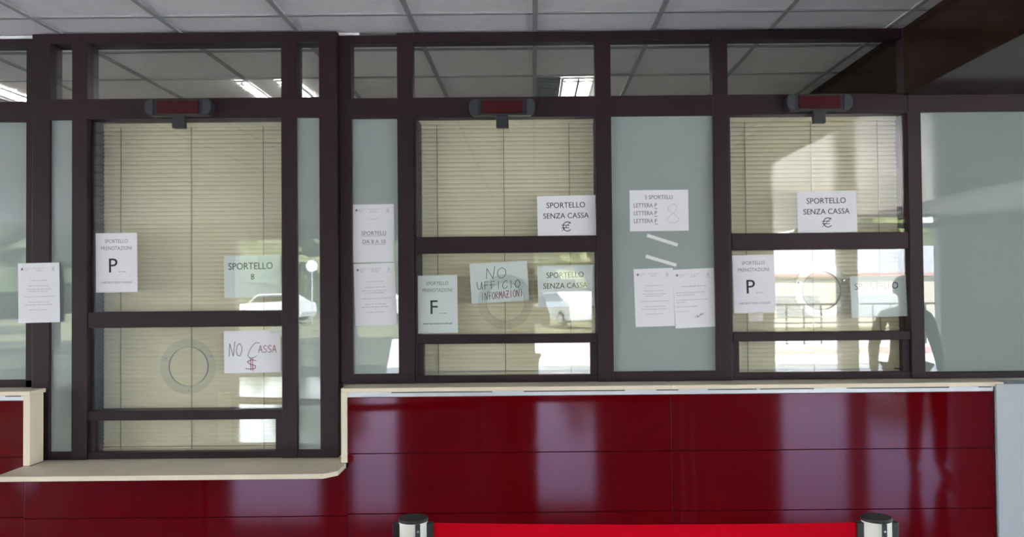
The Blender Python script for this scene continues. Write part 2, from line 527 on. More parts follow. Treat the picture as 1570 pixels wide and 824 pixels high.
# ------------------------------------------------------------------ counters and desk
CY = -0.17
def counter(name, label, x0, x1, seams, rows, end_trim, top_joint=None, grooves=(), top=True, zt=1.2135):
    c = empty(name, ((x0 + x1) / 2, CY, 0))
    tag(c, label, 'counter', 'red panelled counters')
    ox = (x0 + x1) / 2
    oy = CY
    def bx(nm, a, b, y0, y1, z0, z1, m, bv=0.0):
        return MB().box(a - ox, b - ox, y0 - oy, y1 - oy, z0, z1, bv).build(nm, M[m], c)
    bx('core', x0 + (0.032 if end_trim == 'L' else 0.004), x1 - (0.034 if end_trim == 'R' else 0.004), CY + 0.014, -0.004, 0.0, rows[-1][1], 'groove')
    xs = [x0 if end_trim != 'L' else x0 + 0.03] + list(seams) + [x1 if end_trim != 'R' else x1 - 0.03]
    for a, b in zip(xs[:-1], xs[1:]):
        for z0, z1 in rows:
            bx('front_panel', a + 0.0012, b - 0.0012, CY, CY + 0.014, z0, z1, 'red', 0.0012)
    if top:
        cuts = [x0] + ([top_joint] if top_joint else []) + [x1 + (0.05 if end_trim == 'L' else 0)]
        for a, b in zip(cuts[:-1], cuts[1:]):
            bx('countertop', a + 0.0006, b - 0.0006, CY - 0.004, -0.001, zt - 0.0195, zt, 'cream', 0.0015)
        al = bx('aluminium_strip', xs[0], xs[-1], CY - 0.001, CY + 0.014, 1.170, zt - 0.0195, 'alu', 0.0008)
        for a, b in grooves:
            MB().box(a - ox, b - ox, -0.0022, 0.002, 1.1885, 1.1925).build('slot', M['groove'], al)
    if end_trim == 'L':
        bx('edge_trim', x0, x0 + 0.03, CY - 0.004, -0.06, 0.8545, zt - 0.0195, 'cream', 0.0012)
    if end_trim == 'R':
        bx('edge_trim', x1 - 0.032, x1, CY - 0.004, -0.06, 0.8545, zt - 0.0195, 'cream', 0.0012)
    return c
ROWS = [(0.02, 0.3165), (0.319, 0.6055), (0.608, 0.8955), (0.898, 1.168)]
gro = [(px(p, 600, CY).x, px(q, 600, CY).x) for p, q in ((600, 755), (803, 958), (1006, 1040), (1085, 1160), (1165, 1248), (1298, 1455), (1500, 1520))]
counter('service_counter', 'long red panelled counter with cream top below the middle and right windows', -0.935, 2.224,
        [0.665], ROWS, 'L', 0.667, gro)
counter('service_counter', 'red panelled counter with cream end trim cut by the left edge', -4.6, -2.440,
        [-4.05], ROWS, 'R', None, [(-2.56, -2.485)])
counter('low_counter', 'low red panelled counter front underneath the cream desk', -2.4705, -0.9062,
        [], [(0.02, 0.3165), (0.319, 0.597), (0.5995, 0.829)], None, top=False)

# the desk: one slab with a chamfered front corner
dk = empty('desk', (-1.69, -0.2, 0.831))
tag(dk, 'cream laminate desk shelf with a clipped corner under the left window', 'desk')
X0, X1, DF = -2.468 + 1.69, -0.912 + 1.69, -0.405 + 0.2
pts = [(X0, 0.14 + 0.025, 0), (X0, DF + 0.035, 0), (X0 + 0.035, DF, 0), (X1 - 0.055, DF, 0), (X1, DF + 0.06, 0), (X1, 0.0255, 0), (X1 - 0.032, 0.0255, 0), (X1 - 0.032, 0.165, 0), (X0 + 0.036, 0.165, 0)]
pts = [(X0, 0.0255, 0), (X0, DF + 0.02, 0), (X0 + 0.02, DF, 0), (X1 - 0.055, DF, 0), (X1, DF + 0.06, 0), (X1, 0.0255, 0)]
top_ = MB().poly(pts, Vector((0, 0, 0.022)))
top_.build('desk_top', M['cream'], dk)
MB().box(X0 + 0.032, X1 - 0.03, 0.025, 0.26, 0.0, 0.022).build('back_ledge', M['cream'], dk)

# ------------------------------------------------------------------ number displays
def display(label, cxp, czp):
    p = px(cxp, czp, -0.03)
    y_front = F2 if p.x < -0.98 else 0.0
    d = empty('number_display', (p.x, y_front, p.z))
    tag(d, label, 'display', 'number displays above the service windows')
    h, r, w_ = 0.0435, 0.0435, 0.168
    # housing: bar with half round ends, seen from the front
    prof = []
    for k in range(13):
        t = PI / 2 + PI * k / 12
        prof.append((-w_ + 0.03 + 0.03 * math.cos(t), h * math.sin(t) * 0.96))
    for k in range(13):
        t = -PI / 2 + PI * k / 12
        prof.append((w_ - 0.03 + 0.03 * math.cos(t), h * math.sin(t) * 0.96))
    MB().poly([(x, -0.001, z) for x, z in prof], Vector((0, -0.044, 0))).build('housing', M['disp'], d)
    for sx in (-1, 1):
        b = MB()
        pr = []
        for k in range(13):
            t = PI / 2 + PI * k / 12
            pr.append((0.024 * math.cos(t), 0.036 * math.sin(t)))
        pr += [(0.018, -0.036), (0.018, 0.036)]
        b.poly([(sx * (-1) * -1 * (0.142 + (-x)), -0.0455, z) for x, z in pr], Vector((0, -0.006, 0)))
        b.build('end_cap', M['disp_end'], d)
    MB().box(-0.104, 0.104, -0.053, -0.0455, -0.032, 0.033, 0.002).build('lens', M['disp_red'], d)
    MB().box(-0.031, 0.031, -0.046, -0.012, -0.104, -0.0415, 0.003).build('sensor_block', M['disp'], d)
    return d
display('dark number display above the low desk window', 280, 168)
display('dark number display above the middle service window', 770, 165)
display('dark number display above the right service window', 1255, 158)

# ------------------------------------------------------------------ speech discs
def disc(label, cxp, czp, gy):
    p = px(cxp, czp, gy)
    d = empty('speech_disc', (p.x, gy, p.z))
    tag(d, label, 'speech disc', 'clear speech discs on the service windows')
    def ring(r0, r1, y0, y1):
        b = bmesh.new()
        n = 64
        L = []
        for r, y in ((r0, y0), (r1, y0), (r1, y1), (r0, y1)):
            L.append([b.verts.new((r * math.cos(2 * PI * k / n), y, r * math.sin(2 * PI * k / n))) for k in range(n)])
        for i in range(4):
            for k in range(n):
                b.faces.new((L[i][k], L[i][(k + 1) % n], L[(i + 1) % 4][(k + 1) % n], L[(i + 1) % 4][k]))
        bmesh.ops.recalc_face_normals(b, faces=b.faces)
        mb = MB(); mb._merge(b)
        return mb
    ring(0.098, 0.139, -0.016, -0.010).build('outer_ring', M['acrylic'], d, smooth=True)
    ring(0.0975, 0.0985, -0.012, -0.001).build('inner_lip', M['grey_vent'], d, smooth=True)
    for a in (160, 25, -90):
        a = math.radians(a)
        MB().cyl((0.122 * math.cos(a), -0.010, 0.122 * math.sin(a)), 0.0042, 0.020, 'Y', 12).build('screw', M['screw'], d)
    return d
disc('clear round speech disc on the low desk window above the handwritten sign row', 290, 562, F2 + 0.035)
disc('clear round speech disc on the middle window over the handwritten paper', 775, 463, GY)
disc('clear round speech disc on the right window beside the letter P sign', 1259, 446, GY)

# ------------------------------------------------------------------ paper sheets
def text_mesh(body):
    cu = bpy.data.curves.new('txt', 'FONT')
    cu.body = body
    cu.size = 1.0
    cu.resolution_u = 3
    ob = bpy.data.objects.new('txt', cu)
    COL.objects.link(ob)
    dg = bpy.context.evaluated_depsgraph_get()
    me = bpy.data.meshes.new_from_object(ob.evaluated_get(dg))
    bpy.data.objects.remove(ob)
    bpy.data.curves.remove(cu)
    return me

class Ink:
    """flat marks on a sheet; u to the right, v down, both 0..1 of the sheet"""
    def __init__(self, w, h):
        self.w, self.h = w, h
        self.bm = bmesh.new()
    def P(self, u, v):
        return ((u - 0.5) * self.w, 0.0, (0.5 - v) * self.h)
    def text(self, s, u0, u1, v0, v1, bold=0.0):
        me = text_mesh(s)
        xs = [v.co.x for v in me.vertices]; ys = [v.co.y for v in me.vertices]
        ax, bx_, ay, by = min(xs), max(xs), min(ys), max(ys)
        for v in me.vertices:
            u = u0 + (v.co.x - ax) / (bx_ - ax) * (u1 - u0)
            w = v1 - (v.co.y - ay) / max(1e-6, by - ay) * (v1 - v0)
            v.co = Vector(self.P(u, w))
        self.lines = getattr(self, 'lines', [])
        self.lines.append(bmesh.new())
        tb = self.lines[-1]
        tb.from_mesh(me)
        if bold:
            for dx in (-bold, bold):
                me2 = me.copy()
                for v in me2.vertices: v.co.x += dx; v.co.y -= 0.00002 if dx > 0 else -0.00002
                tb.from_mesh(me2); bpy.data.meshes.remove(me2)
        bpy.data.meshes.remove(me)
        return self
    def bar(self, u0, u1, v0, v1):
        vv = [self.bm.verts.new(self.P(*q)) for q in ((u0, v0), (u0, v1), (u1, v1), (u1, v0))]
        self.bm.faces.new(vv)
        return self
    def words(self, u0, u1, v, t=0.010):
        """a printed line too small to read: a run of letter-high ticks"""
        u = u0
        while u < u1 - 0.01:
            e = min(u1, u + random.uniform(0.03, 0.10))
            while u < e:
                q = min(e, u + random.uniform(0.008, 0.016))
                hh = t * random.uniform(0.55, 1.0)
                self.bar(u, q, v - hh / 2, v + hh / 2)
                u = q + 0.004
            u = e + 0.016
        return self
    def stroke(self, pts, t):
        """a pen stroke of width t metres through (u, v) points"""
        P = [Vector(self.P(*p)) for p in pts]
        for a, b in zip(P[:-1], P[1:]):
            d = b - a
            if d.length < 1e-6: continue
            d.normalize()
            n = Vector((-d.z, 0, d.x)) * (t / 2)
            a2, b2 = a - d * t * 0.3, b + d * t * 0.3
            vv = [self.bm.verts.new(q) for q in (a2 + n, a2 - n, b2 - n, b2 + n)]
            self.bm.faces.new(vv)
        return self
    def ring(self, u, v, r, t, sx=1.0, a0=0, a1=360):
        n = 20
        pts = []
        for k in range(n + 1):
            a = math.radians(a0 + (a1 - a0) * k / n)
            pts.append((u + r * sx * math.cos(a) / self.w, v - r * math.sin(a) / self.h))
        return self.stroke(pts, t)
    def build(self, name, m, parent, lift):
        for tb in getattr(self, 'lines', []):
            sub = Ink(self.w, self.h)
            sub.bm.free(); sub.bm = tb
            sub.build('printed_line' if name == 'printed_text' else name, m, parent, lift)
        if not len(self.bm.verts): return None
        for f in self.bm.faces:
            f.normal_update()
            if f.normal.y > 0: f.normal_flip()
        me = bpy.data.meshes.new(name)
        self.bm.to_mesh(me); self.bm.free()
        me.materials.append(M[m])
        o = bpy.data.objects.new(name, me)
        COL.objects.link(o)
        o.parent = parent
        o.location = (0, -lift, 0)
        return o

def sheet(label, corners, y, group, cat='sign', m='paper', name='paper_sign', curl=0.0):
    """corners: top-left, top-right, bottom-right, bottom-left in the photograph; the sheet lies on the plane y"""
    c = [px(q[0], q[1], y) for q in corners]
    w_ = ((c[1] - c[0]).length + (c[2] - c[3]).length) / 2
    h_ = ((c[3] - c[0]).length + (c[2] - c[1]).length) / 2
    ctr = (c[0] + c[1] + c[2] + c[3]) / 4
    d = (c[1] - c[0]) + (c[2] - c[3])
    rot = -math.atan2(d.z, d.x)
    bm = bmesh.new()
    nx, nz = 8, 10
    T = 0.0005
    grid = {}
    for s in (0, 1):
        for i in range(nx + 1):
            for j in range(nz + 1):
                u, v = i / nx, j / nz
                bend = curl * (max(0, v - 0.75) * 4) ** 2 * (0.4 + 0.6 * u)
                grid[s, i, j] = bm.verts.new(((u - 0.5) * w_, -bend - (T if s == 0 else 0.0), (0.5 - v) * h_))
    for i in range(nx):
        for j in range(nz):
            bm.faces.new((grid[0, i, j], grid[0, i, j + 1], grid[0, i + 1, j + 1], grid[0, i + 1, j]))
            bm.faces.new((grid[1, i, j], grid[1, i + 1, j], grid[1, i + 1, j + 1], grid[1, i, j + 1]))
    for i in range(nx):
        for j in (0, nz):
            bm.faces.new((grid[0, i, j], grid[0, i + 1, j], grid[1, i + 1, j], grid[1, i, j]))
    for j in range(nz):
        for i in (0, nx):
            bm.faces.new((grid[0, i, j], grid[0, i, j + 1], grid[1, i, j + 1], grid[1, i, j]))
    bmesh.ops.recalc_face_normals(bm, faces=bm.faces)
    me = bpy.data.meshes.new(name)
    bm.to_mesh(me); bm.free()
    me.materials.append(M[m])
    o = bpy.data.objects.new(name, me)
    COL.objects.link(o)
    o.location = ctr
    o.rotation_euler = (0, rot, 0)
    tag(o, label, cat, group)
    o['w'] = w_; o['h'] = h_
    return o
LIFT = 0.0007
def ink(o):
    return Ink(o['w'], o['h'])

G1 = F2 + 0.035 - 0.0003     # front face of the glass, low desk window
B1 = F2 + 0.035 + 0.0075     # just behind that glass
G2, B2 = GY - 0.0003, GY + 0.0075
FR = 0.022 - 0.0003          # front face of the frosted panes

def emblem_head(o, soft=True):
    i = ink(o)
    for k in range(3): i.words(0.15 + 0.0, 0.30 - 0.03 * k, 0.085 + 0.022 * k, 0.007)
    i.words(0.36, 0.66, 0.085, 0.007); i.words(0.44, 0.58, 0.112, 0.008); i.words(0.43, 0.59, 0.135, 0.010)
    i.ring(0.85, 0.095, 0.006, 0.0014, 0.8).ring(0.85, 0.118, 0.004, 0.0012, 1.2)
    i.words(0.79, 0.92, 0.145, 0.007)
    i.build('letterhead', 'ink_soft', o, LIFT)
    e = ink(o)
    # small round coat of arms: filled blob with points
    for k in range(5):
        a = math.radians(90 + 72 * k)
        e.stroke([(0.10, 0.10), (0.10 + 0.0055 * math.cos(a) / o['w'], 0.10 - 0.0055 * math.sin(a) / o['h'])], 0.0034)
    e.ring(0.10, 0.10, 0.0048, 0.0012)
    e.build('emblem', 'ink_mid', o, LIFT)

def notice(label, corners, y, group, lines, sig):
    o = sheet(label, corners, y, group, 'notice', 'paper', 'paper_notice', curl=0.003)
    emblem_head(o)
    i = ink(o)
    for u0, u1, v, t in lines: i.words(u0, u1, v, t)
    i.build('printed_text', 'ink_soft', o, LIFT)
    s = ink(o)
    su, sv = sig
    pts = [(su + 0.02 * k + 0.025 * math.sin(k * 2.1), sv - 0.006 * k + 0.022 * math.cos(k * 2.9)) for k in range(-4, 6)]
    s.stroke(pts, 0.0016)
    s.stroke([(su - 0.06, sv + 0.03), (su + 0.13, sv - 0.04)], 0.0018)
    s.build('signature', 'ink_mid', o, LIFT * 1.3)
    return o
NL = [(0.30, 0.72, 0.295, 0.011), (0.26, 0.74, 0.385, 0.012), (0.20, 0.80, 0.44, 0.011), (0.26, 0.72, 0.475, 0.012),
      (0.15, 0.88, 0.565, 0.012), (0.25, 0.77, 0.655, 0.012), (0.17, 0.83, 0.70, 0.012), (0.49, 0.52, 0.74, 0.008), (0.28, 0.72, 0.785, 0.011), (0.16, 0.80, 0.835, 0.011)]
NL2 = [(0.20, 0.80, 0.295, 0.016), (0.05, 0.76, 0.40, 0.012), (0.05, 0.50, 0.44, 0.012), (0.05, 0.83, 0.525, 0.012), (0.05, 0.28, 0.565, 0.012),
       (0.05, 0.55, 0.64, 0.012), (0.05, 0.36, 0.72, 0.011)]
GN = 'typed notices with a signature'
notice('typed notice with signature taped over the brown post at far left', [(27, 404), (90, 403), (93, 494), (29, 496)], F2 - 0.0006, GN, NL, (0.75, 0.90))
notice('typed notice with signature below the sheet reading SPORTELLI DA 8 A 10', [(543, 405), (606, 403), (608, 498), (544, 501)], FR - 0.0006, GN, NL, (0.74, 0.91))
notice('left one of two overlapping typed notices on the wide frosted window', [(972, 413), (1032, 411), (1034, 500), (974, 502)], FR, GN, NL, (0.76, 0.90))
notice('right one of two overlapping typed notices on the wide frosted window, with left-aligned text', [(1032, 414), (1095, 411), (1098, 501), (1035, 504)], FR - 0.0009, GN, NL2, (0.58, 0.80))

o = sheet('white sheet reading SPORTELLI DA 8 A 10 on the narrow frosted sidelight', [(540, 314), (604, 313), (605, 402), (541, 403)], FR, None)
emblem_head(o)
i = ink(o); i.words(0.38, 0.62, 0.255, 0.010); i.build('printed_line', 'ink_soft', o, LIFT)
i = ink(o)
i.text('SPORTELLI', 0.22, 0.80, 0.465, 0.53, 0.0002); i.bar(0.22, 0.80, 0.543, 0.549)
i.text('DA 8 A 10', 0.24, 0.79, 0.61, 0.675, 0.0002); i.bar(0.24, 0.79, 0.688, 0.694)
i.build('printed_text', 'ink_mid', o, LIFT)

def letter_sign(label, corners, y, letter, bottom, m='paper'):
    o = sheet(label, corners, y, 'letter signs', m=m)
    i = ink(o)
    i.text('SPORTELLO', 0.22, 0.77, 0.108, 0.168)
    i.text('PRENOTAZIONI', 0.13, 0.87, 0.225, 0.287)
    if bottom: i.text(bottom, 0.12, 0.86, 0.815, 0.85)
    else: i.words(0.12, 0.86, 0.833, 0.03)
    i.words(0.55, 0.73, 0.655, 0.014)
    i.build('printed_text', 'ink_mid', o, LIFT)
    i = ink(o)
    i.text(letter, 0.32, 0.50 if letter == 'F' else 0.52, 0.43, 0.665, 0.0005)
    i.build('printed_letter', 'ink', o, LIFT)
    return o
letter_sign('SPORTELLO PRENOTAZIONI sign with letter P on the low desk window', [(147, 358), (211, 357), (210, 448), (147, 449)], G1, 'P', 'LABORATORIO ANALISI')
letter_sign('SPORTELLO PRENOTAZIONI sign with letter F on the middle window', [(640, 423), (701, 422), (702, 511), (641, 512)], B2 + 0.002, 'F', None, 'paper_b')
letter_sign('SPORTELLO PRENOTAZIONI sign with letter P on the right window', [(1123, 392), (1187, 390), (1189, 479), (1125, 481)], G2, 'P', 'LABORATORIO ANALISI')

def senza(label, corners, y):
    o = sheet(label, corners, y, 'SPORTELLO SENZA CASSA signs')
    i = ink(o)
    i.text('SPORTELLO', 0.16, 0.82, 0.165, 0.30, 0.0002)
    i.text('SENZA CASSA', 0.10, 0.88, 0.425, 0.555, 0.0002)
    # crossed out euro sign
    i.ring(0.51, 0.755, 0.0235, 0.0042, 0.95, 42, 318)
    i.stroke([(0.41, 0.725), (0.545, 0.725)], 0.0034)
    i.stroke([(0.41, 0.785), (0.535, 0.785)], 0.0034)
    i.stroke([(0.415, 0.86), (0.565, 0.645)], 0.0028)
    i.build('printed_text', 'ink', o, LIFT)
    return o
senza('SPORTELLO SENZA CASSA sign with crossed euro at upper right of the middle window', [(824, 301), (913, 299), (914, 362), (824, 364)], G2)
senza('dim SPORTELLO SENZA CASSA sign behind the lower glass of the middle window', [(824, 408), (910, 406), (912, 469), (825, 472)], B2 + 0.002)
senza('SPORTELLO SENZA CASSA sign with crossed euro on the right window', [(1222, 294), (1313, 292), (1314, 356), (1223, 358)], G2)

def sportello(label, corners, y, num):
    o = sheet(label, corners, y, 'SPORTELLO number signs', m='paper_b')
    i = ink(o)
    i.text('SPORTELLO', 0.08, 0.855, 0.17, 0.335, 0.0003)
    if num: i.text(num, 0.47 if len(num) == 1 else 0.43, 0.53 if len(num) == 1 else 0.56, 0.44, 0.58, 0.0003)
    i.build('printed_text', 'ink', o, LIFT)
    return o
sportello('SPORTELLO 8 sign behind the glass of the low desk window', [(343, 393), (430, 391), (432, 455), (344, 457)], B1 + 0.002, '8')
sportello('glare-washed SPORTELLO sign behind the glass at the right window', [(1304, 424), (1389, 421), (1391, 485), (1305, 488)], B2 + 0.002, None)

o = sheet('3 SPORTELLI sign listing three LETTERA lines with a pencilled 8', [(965, 292), (1055, 291), (1056, 354), (966, 355)], FR, None)
i = ink(o)
i.text('3 SPORTELLI', 0.26, 0.73, 0.125, 0.225, 0.0002)
for n_, (L_, v) in enumerate((('P', 0.32), ('P', 0.51), ('F', 0.70))):
    i.text('LETTERA', 0.07, 0.395, v, v + 0.10, 0.0002)
    i.text(L_, 0.425, 0.465, v, v + 0.10, 0.0002)
    i.bar(0.42, 0.475, v + 0.125, v + 0.14)
i.build('printed_text', 'ink_mid', o, LIFT)
i = ink(o)
i.stroke([(0.80, 0.42), (0.78, 0.36), (0.72, 0.35), (0.66, 0.41), (0.65, 0.48), (0.70, 0.55), (0.78, 0.61), (0.83, 0.69), (0.82, 0.77), (0.74, 0.81), (0.65, 0.79), (0.63, 0.73), (0.68, 0.64), (0.76, 0.55), (0.80, 0.46)], 0.0026)
i.build('pencilled_number', 'pencil', o, LIFT)

# handwriting: (u, v) strokes in a letter box
GL = {
 'N': [[(0, 1), (0.12, 0), (0.72, 1), (1, -0.15)]],
 'O': [[(0.55, 0), (0.2, 0.15), (0, 0.55), (0.2, 0.95), (0.6, 1), (0.95, 0.65), (0.95, 0.25), (0.6, 0)]],
 'C': [[(1, 0.05), (0.6, 0), (0.2, 0.3), (0.02, 0.7), (0.2, 1), (0.6, 1), (1, 0.75)]],
 'A': [[(0, 1), (0.5, 0), (0.75, 0.5), (1, 1)], [(0.2, 0.65), (0.85, 0.6)]],
 'S': [[(0.9, 0.1), (0.5, 0), (0.1, 0.2), (0.3, 0.45), (0.8, 0.6), (0.85, 0.88), (0.4, 1), (0, 0.9)]],
 'U': [[(0, 0), (0.08, 0.7), (0.35, 1), (0.7, 0.85), (0.95, 0), (1, 1)]],
 'F': [[(0.3, 1), (0.3, 0), (1, 0)], [(0, 0.5), (0.9, 0.42)]],
 'I': [[(0.5, 0), (0.45, 1)]],
 'R': [[(0.1, 1), (0.1, 0), (0.7, 0.05), (0.85, 0.3), (0.2, 0.5), (1, 1)]],
 'M': [[(0, 1), (0.15, 0), (0.5, 0.65), (0.85, 0), (1, 1)]],
 'Z': [[(0, 0), (0.95, 0.02), (0.05, 1), (1, 0.95)], [(0.2, 0.5), (0.8, 0.5)]],
 'E': [[(0.9, 0), (0.1, 0.05), (0.1, 1), (1, 0.95)], [(0.1, 0.5), (0.8, 0.48)]],
 '$': [[(0.9, 0.2), (0.5, 0.1), (0.1, 0.28), (0.3, 0.48), (0.85, 0.62), (0.8, 0.85), (0.4, 0.9), (-0.1, 0.85)], [(0.4, -0.05), (0.42, 1.0)], [(0.58, -0.05), (0.6, 1.05)]],
}
def hand(i, s, u0, u1, v0, v1, t, slope=0.0, gap=0.18):
    n = len(s)
    cw = (u1 - u0) / (n - gap)
    for k, ch in enumerate(s):
        if ch == ' ': continue
        for st in GL[ch]:
            i.stroke([(u0 + cw * (k + x * (1 - gap)), v0 + (v1 - v0) * y + slope * (k + x)) for x, y in st], t)

o = sheet('handwritten NO CASSA sign with a dollar mark on the low desk window', [(343, 508), (430, 506), (431, 571), (344, 573)], G1, 'handwritten signs')
i = ink(o); hand(i, 'NO', 0.09, 0.32, 0.30, 0.60, 0.0030)
i.stroke([(0.63, 0.30), (0.56, 0.29), (0.49, 0.38), (0.44, 0.50), (0.42, 0.60), (0.46, 0.655), (0.53, 0.64), (0.575, 0.60)], 0.0028)
i.build('handwriting', 'pen', o, LIFT)
i = ink(o); hand(i, 'ASSA', 0.61, 0.92, 0.36, 0.53, 0.0030); hand(i, '$', 0.39, 0.58, 0.66, 0.94, 0.0034)
tag(i.build('handwriting', 'pen_red', o, LIFT), 'wine red handwriting')
o = sheet('tilted handwritten NO UFFICIO INFORMAZIONI sign behind the middle window', [(720, 405), (808, 400), (811, 461), (723, 466)], B2 + 0.002, 'handwritten signs', m='paper_b')
i = ink(o); hand(i, 'NO', 0.28, 0.63, 0.14, 0.40, 0.0030)
hand(i, 'UFFICIO', 0.11, 0.86, 0.47, 0.66, 0.0030)
hand(i, 'IN', 0.17, 0.29, 0.74, 0.93, 0.0028)
i.build('handwriting', 'pen', o, LIFT)
i = ink(o); hand(i, 'FORMAZIONI', 0.30, 0.90, 0.75, 0.92, 0.0028, -0.004)
tag(i.build('handwriting', 'pen_red', o, LIFT), 'wine red handwriting')

# tape left on the glass
def tape(label, a, b, th, y, m='masking'):
    A, B = px(*a, y), px(*b, y)
    t = empty('tape_strip', (A + B) / 2)
    d = B - A
    t.rotation_euler = (0, -math.atan2(d.z, d.x), 0)
    mb = MB().box(-d.length / 2, d.length / 2, -0.0006, 0.0, -th / 2, th / 2)
    o = mb.build('tape_strip', M[m])
    o.location = t.location; o.rotation_euler = t.rotation_euler
    bpy.data.objects.remove(t)
    tag(o, label, 'tape', 'tape strips on the glass')
tape('upper slanted white tape strip above the two overlapping notices', (992, 361), (1039, 376), 0.017, FR)
tape('lower slanted white tape strip just above the two overlapping notices', (990, 393), (1037, 407), 0.017, FR)
tape('crumpled tape piece below the letter P sign on the right window', (1148, 486), (1170, 485), 0.05, G2, 'tape')
tape('clear tape piece at top right corner of the handwritten NO CASSA sign', (416, 505), (434, 507), 0.035, G1 - 0.0012, 'tape')

# ------------------------------------------------------------------ queue barrier
def post(label, x, y, strip_ang, clips):
    p = empty('barrier_post', (x, y, 0))
    tag(p, label, 'barrier post', 'ivory queue barrier posts')
    MB().lathe((0, 0, 0), [(0, 0), (0.17, 0), (0.17, 0.012), (0.15, 0.03), (0.06, 0.05), (0.044, 0.06), (0, 0.06)], 40).build('base', M['black'], p, True)
    MB().cyl((0, 0, 0.524), 0.0435, 0.928, 'Z', 40).build('tube', M['ivory'], p, True)
    MB().lathe((0, 0, 0.988), [(0, 0), (0.0445, 0), (0.0455, 0.002), (0.0455, 0.007), (0.0435, 0.010), (0.0, 0.012)], 40).build('cap', M['capblack'], p, True)
    a = math.radians(strip_ang)
    R = Matrix.Rotation(a, 4, 'Z')
    s = MB().box(-0.0075, 0.0075, -0.0465, -0.038, 0.07, 0.9875, 0.001, R).build('slot_strip', M['black'], p)
    MB().cyl((R @ Vector((0, -0.0472, 0.966))), 0.003, 0.003, 'Y', 10).build('screw', M['screw'], s)
    for ca in clips:
        R = Matrix.Rotation(math.radians(ca), 4, 'Z')
        MB().box(-0.012, 0.012, -0.062, -0.0405, 0.922, 0.983, 0.002, R).build('belt_clip', M['black'], p)
    return p
PL = (-0.372, -1.68); PR = (1.024, -1.72)
post('ivory barrier post with black cap in front of the low end of the long counter', PL[0], PL[1], 25, [90, -80])
post('ivory barrier post with black cap in front of the right end of the counter', PR[0], PR[1], 8, [90, -90])
PF = (-2.15, -1.62)
post('ivory barrier post beyond the left edge, holding the far end of the belt', PF[0], PF[1], 0, [90])

def belt(label, A, B, sag, wid=0.05):
    b = bmesh.new()
    n = 24
    A, B = Vector(A), Vector(B)
    L = []
    d = (B - A); nrm = Vector((-d.y, d.x, 0)).normalized() * 0.0008
    for k in range(n + 1):
        t = k / n
        p = A.lerp(B, t); p.z -= sag * 4 * t * (1 - t)
        L.append([b.verts.new(q) for q in (p - nrm, p + nrm, p + nrm - Vector((0, 0, wid)), p - nrm - Vector((0, 0, wid)))])
    for k in range(n):
        for q in range(4):
            b.faces.new((L[k][q], L[k][(q + 1) % 4], L[k + 1][(q + 1) % 4], L[k + 1][q]))
    b.faces.new(L[0]); b.faces.new(L[-1][::-1])
    bmesh.ops.recalc_face_normals(b, faces=b.faces)
    mb = MB(); mb._merge(b)
    return tag(mb.build('barrier_belt', M['belt']), label, 'barrier belt', 'red barrier belts')
belt('red barrier belt stretched between the two ivory posts', (PL[0] + 0.062, PL[1], 0.981), (PR[0] - 0.062, PR[1], 0.981), 0.006)
belt('red barrier belt sagging from the left post out of the frame', (PF[0] + 0.062, PF[1], 0.952), (PL[0] + 0.014, PL[1] - 0.0475, 0.950), 0.022)

# ------------------------------------------------------------------ office lights seen through the upper panes, and added unseen ones
def office_light(label, x0, x1, y0, y1, tube='tube'):
    l = empty('ceiling_light', ((x0 + x1) / 2, (y0 + y1) / 2, ZC))
    tag(l, label, 'ceiling light', 'louvred ceiling lights in the office')
    hx, hy = (x1 - x0) / 2, (y1 - y0) / 2
    f = MB()
    t = 0.014
    f.box(-hx, hx, -hy, -hy + t, -0.012, 0.0); f.box(-hx, hx, hy - t, hy, -0.012, 0.0)
    f.box(-hx, -hx + t, -hy + t, hy - t, -0.012, 0.0); f.box(hx - t, hx, -hy + t, hy - t, -0.012, 0.0)
    f.build('frame', M['white_trim'], l)
    for s in (-0.5, 0.5):
        MB().cyl((s * hx, 0, -0.003), 0.008, 2 * hy - 0.05, 'Y', 12).build('tube', M[tube], l)
    lv = MB()
    n = int(2 * hy / 0.045)
    for k in range(n):
        yy = -hy + t + (k + 0.5) * (2 * hy - 2 * t) / n
        lv.box(-hx + t, hx - t, yy - 0.0035, yy + 0.0035, -0.024, -0.006)
    lv.box(-0.006, 0.006, -hy + t, hy - t, -0.024, -0.006)
    lv.build('louvre', M['louvre'], l)
    return l
office_light('louvred ceiling light glimpsed through the upper pane of the middle window', 0.19, 0.40, 0.95, 2.12)
office_light('slim louvred ceiling light glimpsed behind the narrow upper pane by the low desk window', -1.60, -1.47, 0.95, 2.12)
office_light('slim ceiling light glimpsed through the upper pane of the low desk window', -1.85, -1.76, 0.95, 2.12)
office_light('louvred ceiling light at the left edge behind the upper pane', -3.48, -3.37, 0.75, 2.12)
for xx in (-8.0, -5.6, 5.4, 7.6):  # extra lights added out of sight to lift the office brightness
    office_light('added ceiling light out of view that brightens the office', xx - 0.25, xx + 0.25, 1.2, 2.4, 'tube_fill')
v = empty('ceiling_vent', (0.11, 1.25, ZC))
tag(v, 'grey ceiling vent beside the lit louvred light', 'ceiling vent')
MB().box(-0.075, 0.075, -0.30, 0.30, -0.008, 0.0, 0.002).build('frame', M['grey_vent'], v)
s = MB()
for k in range(10): s.box(-0.06, 0.06, -0.27 + 0.058 * k, -0.25 + 0.058 * k, -0.014, -0.0075)
s.build('slats', M['grey_vent'], v)

